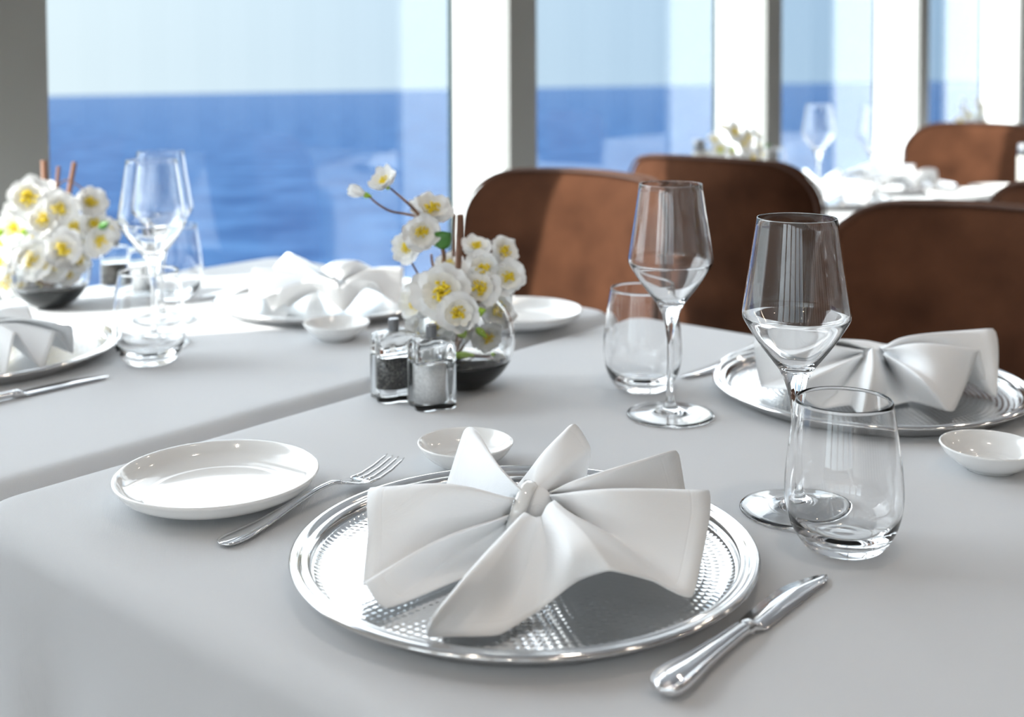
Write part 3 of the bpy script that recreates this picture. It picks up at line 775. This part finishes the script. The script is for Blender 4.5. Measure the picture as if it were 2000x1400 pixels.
# glasses
wg = make_wine(); wg.location = w(.2233,.9436); tag(wg, 'tall wine glass in the foreground behind the right tumbler', 'wine glass', 'wine glasses')
wb = w(.1577,1.1992); dup(wg, loc=wb, label='wine glass in the middle in front of the sun-striped chair')
dup(wg, loc=w(-.452,1.51), label='left wine glass behind the tumbler, the nearer of two overlapping')
dup(wg, loc=w(-.480,1.645), label='left wine glass farther back, rim peeking above its twin')
tb = make_tumbler(); tb.location = w(.2423,.874); tag(tb, 'stemless water tumbler in the right foreground', 'tumbler', 'water tumblers')
dup(tb, loc=w(.141,1.302), label='water tumbler left of the middle wine glass')
dup(tb, loc=w(-.432,1.424), label='water tumbler on the window-side table by the left glasses')
dup(tb, loc=P(338,577), label='blurred water tumbler deepest among the left glasses')
# crockery
pl = make_plate(); pp = P(418,918,.021); pl.location = (pp.x,pp.y,TT); tag(pl, 'round white bread plate left of the foreground fork', 'plate', 'white bread plates')
pp = P(1015,604,.021); dup(pl, loc=(pp.x,pp.y,TT), label='sunlit white bread plate behind the flower vase by the table corner')
ds = make_dish(); pp = P(904,862,.021); ds.location = (pp.x,pp.y,TT); tag(ds, 'small white sauce dish behind the foreground napkin', 'dish', 'small white dishes')
pp = P(1929,876,.021); dup(ds, loc=(pp.x,pp.y,TT), label='small white sauce dish at the right edge near the far fork')
pp = P(654,627,.021); dup(ds, loc=(pp.x,pp.y,TT), label='small white dish before the sunlit napkin')
# cutlery
def lay(o, a, b, z=0):
    o.location = (a.x, a.y, TT+z); o.rotation_euler = (0,0,math.atan2(b.y-a.y, b.x-a.x))
fk = make_fork(); lay(fk, P(424,1066), P(772,918)); tag(fk, 'polished fork left of the foreground charger plate', 'fork', 'polished forks')
kn = make_knife(); lay(kn, P(1280,1372), P(1596,1132)); tag(kn, 'polished knife right of the foreground charger plate', 'knife', 'polished knives')
k2 = dup(kn, label='knife tip showing left of the right-hand charger plate'); tp = P(1333,744); lay(k2, tp+Vector((.205,.0,0)), tp)
f2 = dup(fk, label='fork tips under the rim of the right-hand charger plate'); tp = P(1985,838); lay(f2, tp+Vector((.2,-.0,0)), tp)
k3 = dup(kn, label='shaded knife below the charger plate at the left photo edge'); tp = P(200,732); lay(k3, tp-Vector((.205,.0,0)), tp)
k4 = dup(kn, label='sunlit knife between the left glasses and the sunlit charger plate'); tp = P(385,582); lay(k4, tp+Vector((.205,.06,0)), tp)
# mills
pm = make_mill('pepper'); pm.location = w(-.1265,1.270); pm.rotation_euler = (0,0,R(18)); tag(pm, 'clear acrylic pepper mill, dark inside, left of the salt mill', 'mill', 'acrylic mills')
sm = make_mill('salt'); sm.location = w(-.0845,1.240); sm.rotation_euler = (0,0,R(18)); tag(sm, 'clear acrylic salt mill, white inside, in front of the vase', 'mill', 'acrylic mills')
a_ = P(212,612); dup(pm, loc=w(-.615,1.86), label='blurred pepper mill among the left glasses by the window')
dup(sm, loc=w(-.568,1.845), label='blurred salt mill behind the left wine glasses')

# ------------------------------------------------------------------ flower arrangements
v1 = w(-.053,1.312); vs1 = make_vase(); vs1.location = v1
tag(vs1, 'round clear vase with smoked base behind the mills', 'vase', 'ball vases')
sp1 = empty('blossom_spray', v1, 0, 'white cherry blossom spray with leaf in the middle vase', 'flowers', 'blossom sprays')
d0 = 1.312
for i, (px, py, r, dd, f, cup) in enumerate((
    (752,358,33,0,(-.5,.9),.9), (838,414,44,.02,(.3,.9),.5), (820,455,38,-.01,(.15,.1),.45), (794,480,32,0,(-.5,-.2),.6),
    (858,572,60,-.03,(0,.1),.28), (890,610,42,-.045,(.1,-.1),.4), (938,528,40,-.01,(.2,.3),.35), (932,562,42,-.02,(.1,.1),.35),
    (928,486,32,.01,(.1,1.0),.5), (978,492,36,.0,(.7,.3),.45), (988,541,36,-.01,(.2,.0),.4), (815,592,44,.02,(-.5,.2),.5),
    (962,604,44,.02,(.6,.1),.5), (828,640,40,.0,(-.4,-.3),.5), (945,655,34,.0,(.4,-.4),.6), (875,520,30,.03,(-.2,.6),.5), (850,625,38,-.01,(-.1,-.3),.5), (900,640,30,.01,(.2,-.6),.6))):
    blossom(sp1, px, py, d0+dd, r, f, 10+i, cup=cup, bract=i in (0,3))
blossom(sp1, 712,378, d0, 32, (-1.25,.35), 40, bud=True)
blossom(sp1, 962,694, d0, 24, (.6,-.5), 41, bud=True)
def stem(parent, pts, r0, r1, name='stem', m='twig', n=5):
    q = [D(*p)-parent.location for p in pts]; s = spline(q, n)
    return obj(name, tube(s, [r0+(r1-r0)*i/(len(s)-1) for i in range(len(s))], n=8), M[m], parent)
stem(sp1, [(868,742,1.30),(880,700,1.30),(893,650,1.305),(880,600,1.31),(862,545,1.312),(864,490,1.312),(840,440,1.312),(820,422,1.312)], .0034, .0018)
stem(sp1, [(820,422,1.312),(790,416,1.312),(760,410,1.312),(735,395,1.312),(718,380,1.312)], .0016, .001)
stem(sp1, [(822,424,1.312),(800,400,1.312),(778,380,1.312),(760,365,1.312)], .0018, .001)
stem(sp1, [(880,700,1.30),(905,640,1.29),(915,605,1.285),(950,575,1.29),(972,555,1.30)], .0026, .0012)
stem(sp1, [(884,690,1.31),(850,640,1.30),(826,560,1.31),(800,508,1.312)], .002, .001)
stem(sp1, [(880,710,1.32),(920,640,1.33),(955,560,1.33),(962,510,1.32)], .002, .001)
stem(sp1, [(862,560,1.312),(844,520,1.312),(840,495,1.312)], .0018, .0012)
def leaf(parent, px, py, dep, lpx, ang, m='leaf', wfac=.42):
    c = D(px,py,dep)-parent.location; L_ = lpx/CF*dep; bm = bmesh.new(); g = []
    rt = Vector((sin(YAW),-cos(YAW),0)); up = Vector((0,0,1)); bk = Vector((cos(YAW),sin(YAW),0))
    dx = rt*cos(ang)+up*sin(ang); dy = (-rt*sin(ang)+up*cos(ang))
    for i in range(9):
        t = i/8; row = []
        for j in range(5):
            s = j/2-1; row.append(bm.verts.new(c+dx*(L_*t)+dy*(L_*wfac*s*sin(pi*t**.8)**.9)+bk*(L_*(.15*abs(s)-.25*t*t))))
        g.append(row)
    for i in range(8):
        for j in range(4): bm.faces.new((g[i][j],g[i][j+1],g[i+1][j+1],g[i+1][j]))
    o = obj('leaf', bm, M[m], parent); sm_ = o.modifiers.new('s','SOLIDIFY'); sm_.thickness = .0004; return o
leaf(sp1, 845,480,1.30,44,R(38),'leaf',.45)
leaf(sp1, 905,618,1.27,44,R(20),'bract',.3); leaf(sp1, 905,660,1.27,30,R(120),'bract',.35); leaf(sp1, 925,640,1.27,30,R(-40),'bract',.25); leaf(sp1, 880,695,1.27,44,R(5),'bract',.16)
def stick(pts, r, label):
    q = [D(*p) for p in pts]; base = q[0].copy()
    bm = bmesh.new(); tube([p-base for p in q], r, bm, 14)
    o = obj('cane_stick', bm, M['cane']); o.location = base; tag(o, label, 'stick', 'cane sticks in the vases'); return o
stick([(884,728,1.335),(897,418,1.335)], .0036, 'thick upright cinnamon brown stick in the middle vase')
stick([(872,728,1.345),(887,417,1.345)], .0016, 'thin brown stick just left of the thick one in the middle vase')
# left arrangement
v2 = P(92,600); v2 = P(92,600); vd = 1.745
v2 = w((92-1000)/CF*vd, vd)
dup(vs1, loc=v2, label='round clear vase with smoked base on the window-side table at left')
sp2 = empty('blossom_spray', v2, 0, 'full white cherry blossom cluster in the left vase by the window', 'flowers', 'blossom sprays')
for i, (px, py, r, dd, f, cup) in enumerate((
    (55,380,44,-.02,(0,.1),.3), (112,400,38,-.02,(.1,.0),.35), (172,392,34,0,(.5,.5),.6), (28,440,36,0,(-.4,0),.4), (82,425,36,-.03,(0,.2),.35),
    (140,440,34,0,(.2,.3),.4), (178,430,32,.0,(.6,.0),.5), (205,446,26,.02,(.8,.3),.6), (60,500,42,-.03,(-.1,.1),.35), (120,478,40,-.03,(.1,0),.35),
    (150,452,34,.02,(.3,-.2),.4), (190,462,34,.0,(.5,-.3),.5), (22,525,38,0,(-.5,-.2),.45), (75,492,40,-.01,(0,-.1),.35), (78,545,34,.01,(.1,-.4),.5), (130,525,28,0,(.4,-.3),.5), (0,470,34,.02,(-.6,.1),.4), (40,545,32,.0,(-.2,-.5),.5), (0,505,34,-.01,(-.5,0),.4), (100,448,30,.02,(0,.2),.4), (70,455,30,.03,(0,.3),.4), (35,408,30,.02,(-.3,.6),.5), (85,365,28,.03,(0,.8),.5), (150,500,28,.0,(.5,-.2),.5), (12,545,30,.0,(-.5,-.3),.5), (60,552,26,.02,(0,-.3),.5), (95,515,34,-.02,(0,.1),.35))):
    blossom(sp2, px, py, vd+dd, r, f, 60+i, cup=cup)
stem(sp2, [(95,585,vd),(92,540,vd),(80,480,vd),(60,420,vd)], .004, .0015)
stem(sp2, [(92,560,vd),(110,480,vd),(150,440,vd),(185,410,vd)], .003, .001)
stem(sp2, [(92,560,vd),(60,520,vd),(30,470,vd),(15,450,vd)], .003, .001)
stem(sp2, [(105,365,vd),(128,345,vd),(160,362,vd),(172,380,vd)], .0012, .001)
leaf(sp2, 5,445,vd-.03,20,R(190),'bract',.4); leaf(sp2, 60,438,vd-.03,26,R(200),'bract',.4); leaf(sp2, 190,440,vd-.02,26,R(30),'leaf',.3)
stick([(95,590,vd+.01),(85,306,vd+.01)], .0046, 'brown stick rising leftmost from the left vase')
stick([(88,585,vd+.02),(114,318,vd+.03)], .0028, 'thinner dark stick in the middle of the left vase')
stick([(92,585,vd+.005),(145,310,vd+.01)], .0036, 'slanting brown stick rightmost in the left vase')

# ------------------------------------------------------------------ farther tables
def far(px, py, z=0): q = P(px, py, z); q.z = TT; return q
cf = far(1600,402); dup(cg, loc=cf, label='sunlit silver charger plate on the farther table behind the chair')
def copy_napkin(src, loc, rz, label): o = dup(src, loc=loc, rz=rz, label=label); return o
copy_napkin(n1, cf, R(-18), 'sunlit napkin on the near side of the farther table')
cf2 = far(1748,376); dup(cg, loc=cf2, label='silver charger plate at the far end of the farther table')
copy_napkin(n3, cf2, 0, 'shaded blurred napkin on the far side of the farther table by the pillar')
dup(wg, loc=far(1597,383), label='blurred wine glass against the sea on the farther table, left of two')
dup(wg, loc=far(1704,392), label='blurred wine glass in front of the far white pillar, right of two')
pf = far(1872,396); dup(pl, loc=pf, label='blurred white plate on the farther table before the far chair')
pf = far(1955,388); dup(pl, loc=pf, label='blurred white plate on the farther table at the right edge')
dup(kn, loc=far(1680,408), rz=R(-20), label='dark blurred knife on the farther table beside the sunlit napkin')
dup(tb, loc=far(1505,372), label='blurred tumbler peeking over the rear chair on the farther table')
def make_shaker():
    t = empty('tall_shaker', (0,0,0))
    obj('shaker_body', lathe([(0,0),(.017,0),(.018,.002),(.0175,.105),(.0165,.110),(0,.110)], 32), M['frost'], t)
    obj('shaker_cap', lathe([(0,.1102),(.0168,.1102),(.0172,.113),(.0168,.136),(.014,.141),(0,.1415)], 32), M['knob'], t)
    return t
sk = make_shaker(); sk.location = far(1364,379); tag(sk, 'blurred tall pale shaker with dark cap left of the farther blossom cluster', 'shaker', 'tall shakers')
dup(sk, loc=far(1999,398), label='blurred tall grey shaker cut off by the right photo edge')
vf = far(1435,378); dup(vs1, loc=vf, label='blurred ball vase above the rear chair on the farther table')
def copy_spray(src, loc, rz, label, sc=1.0):
    o = dup(src, loc=loc, rz=rz, label=label); o.scale = (sc,sc,sc); return o
copy_spray(sp2, vf, R(20), 'blurred blossom cluster above the rear chair on the farther table')
vg = far(1900,285); dup(vs1, loc=vg, label='blurred ball vase on the farthest table above the sunlit far chair')
copy_spray(sp2, vg, R(40), 'blurred blossom cluster on the farthest table above the sunlit chair')

# ------------------------------------------------------------------ colour management and cycles
S.view_settings.view_transform = 'Standard'; S.view_settings.look = 'None'; S.view_settings.gamma = 1
S.view_settings.exposure = 1.08; S.view_settings.use_curve_mapping = False
cy = S.cycles
cy.use_denoising = True; cy.max_bounces = 14; cy.transmission_bounces = 12; cy.glossy_bounces = 6; cy.diffuse_bounces = 6; cy.transparent_max_bounces = 16
cy.caustics_reflective = True; cy.caustics_refractive = True; cy.sample_clamp_indirect = 10
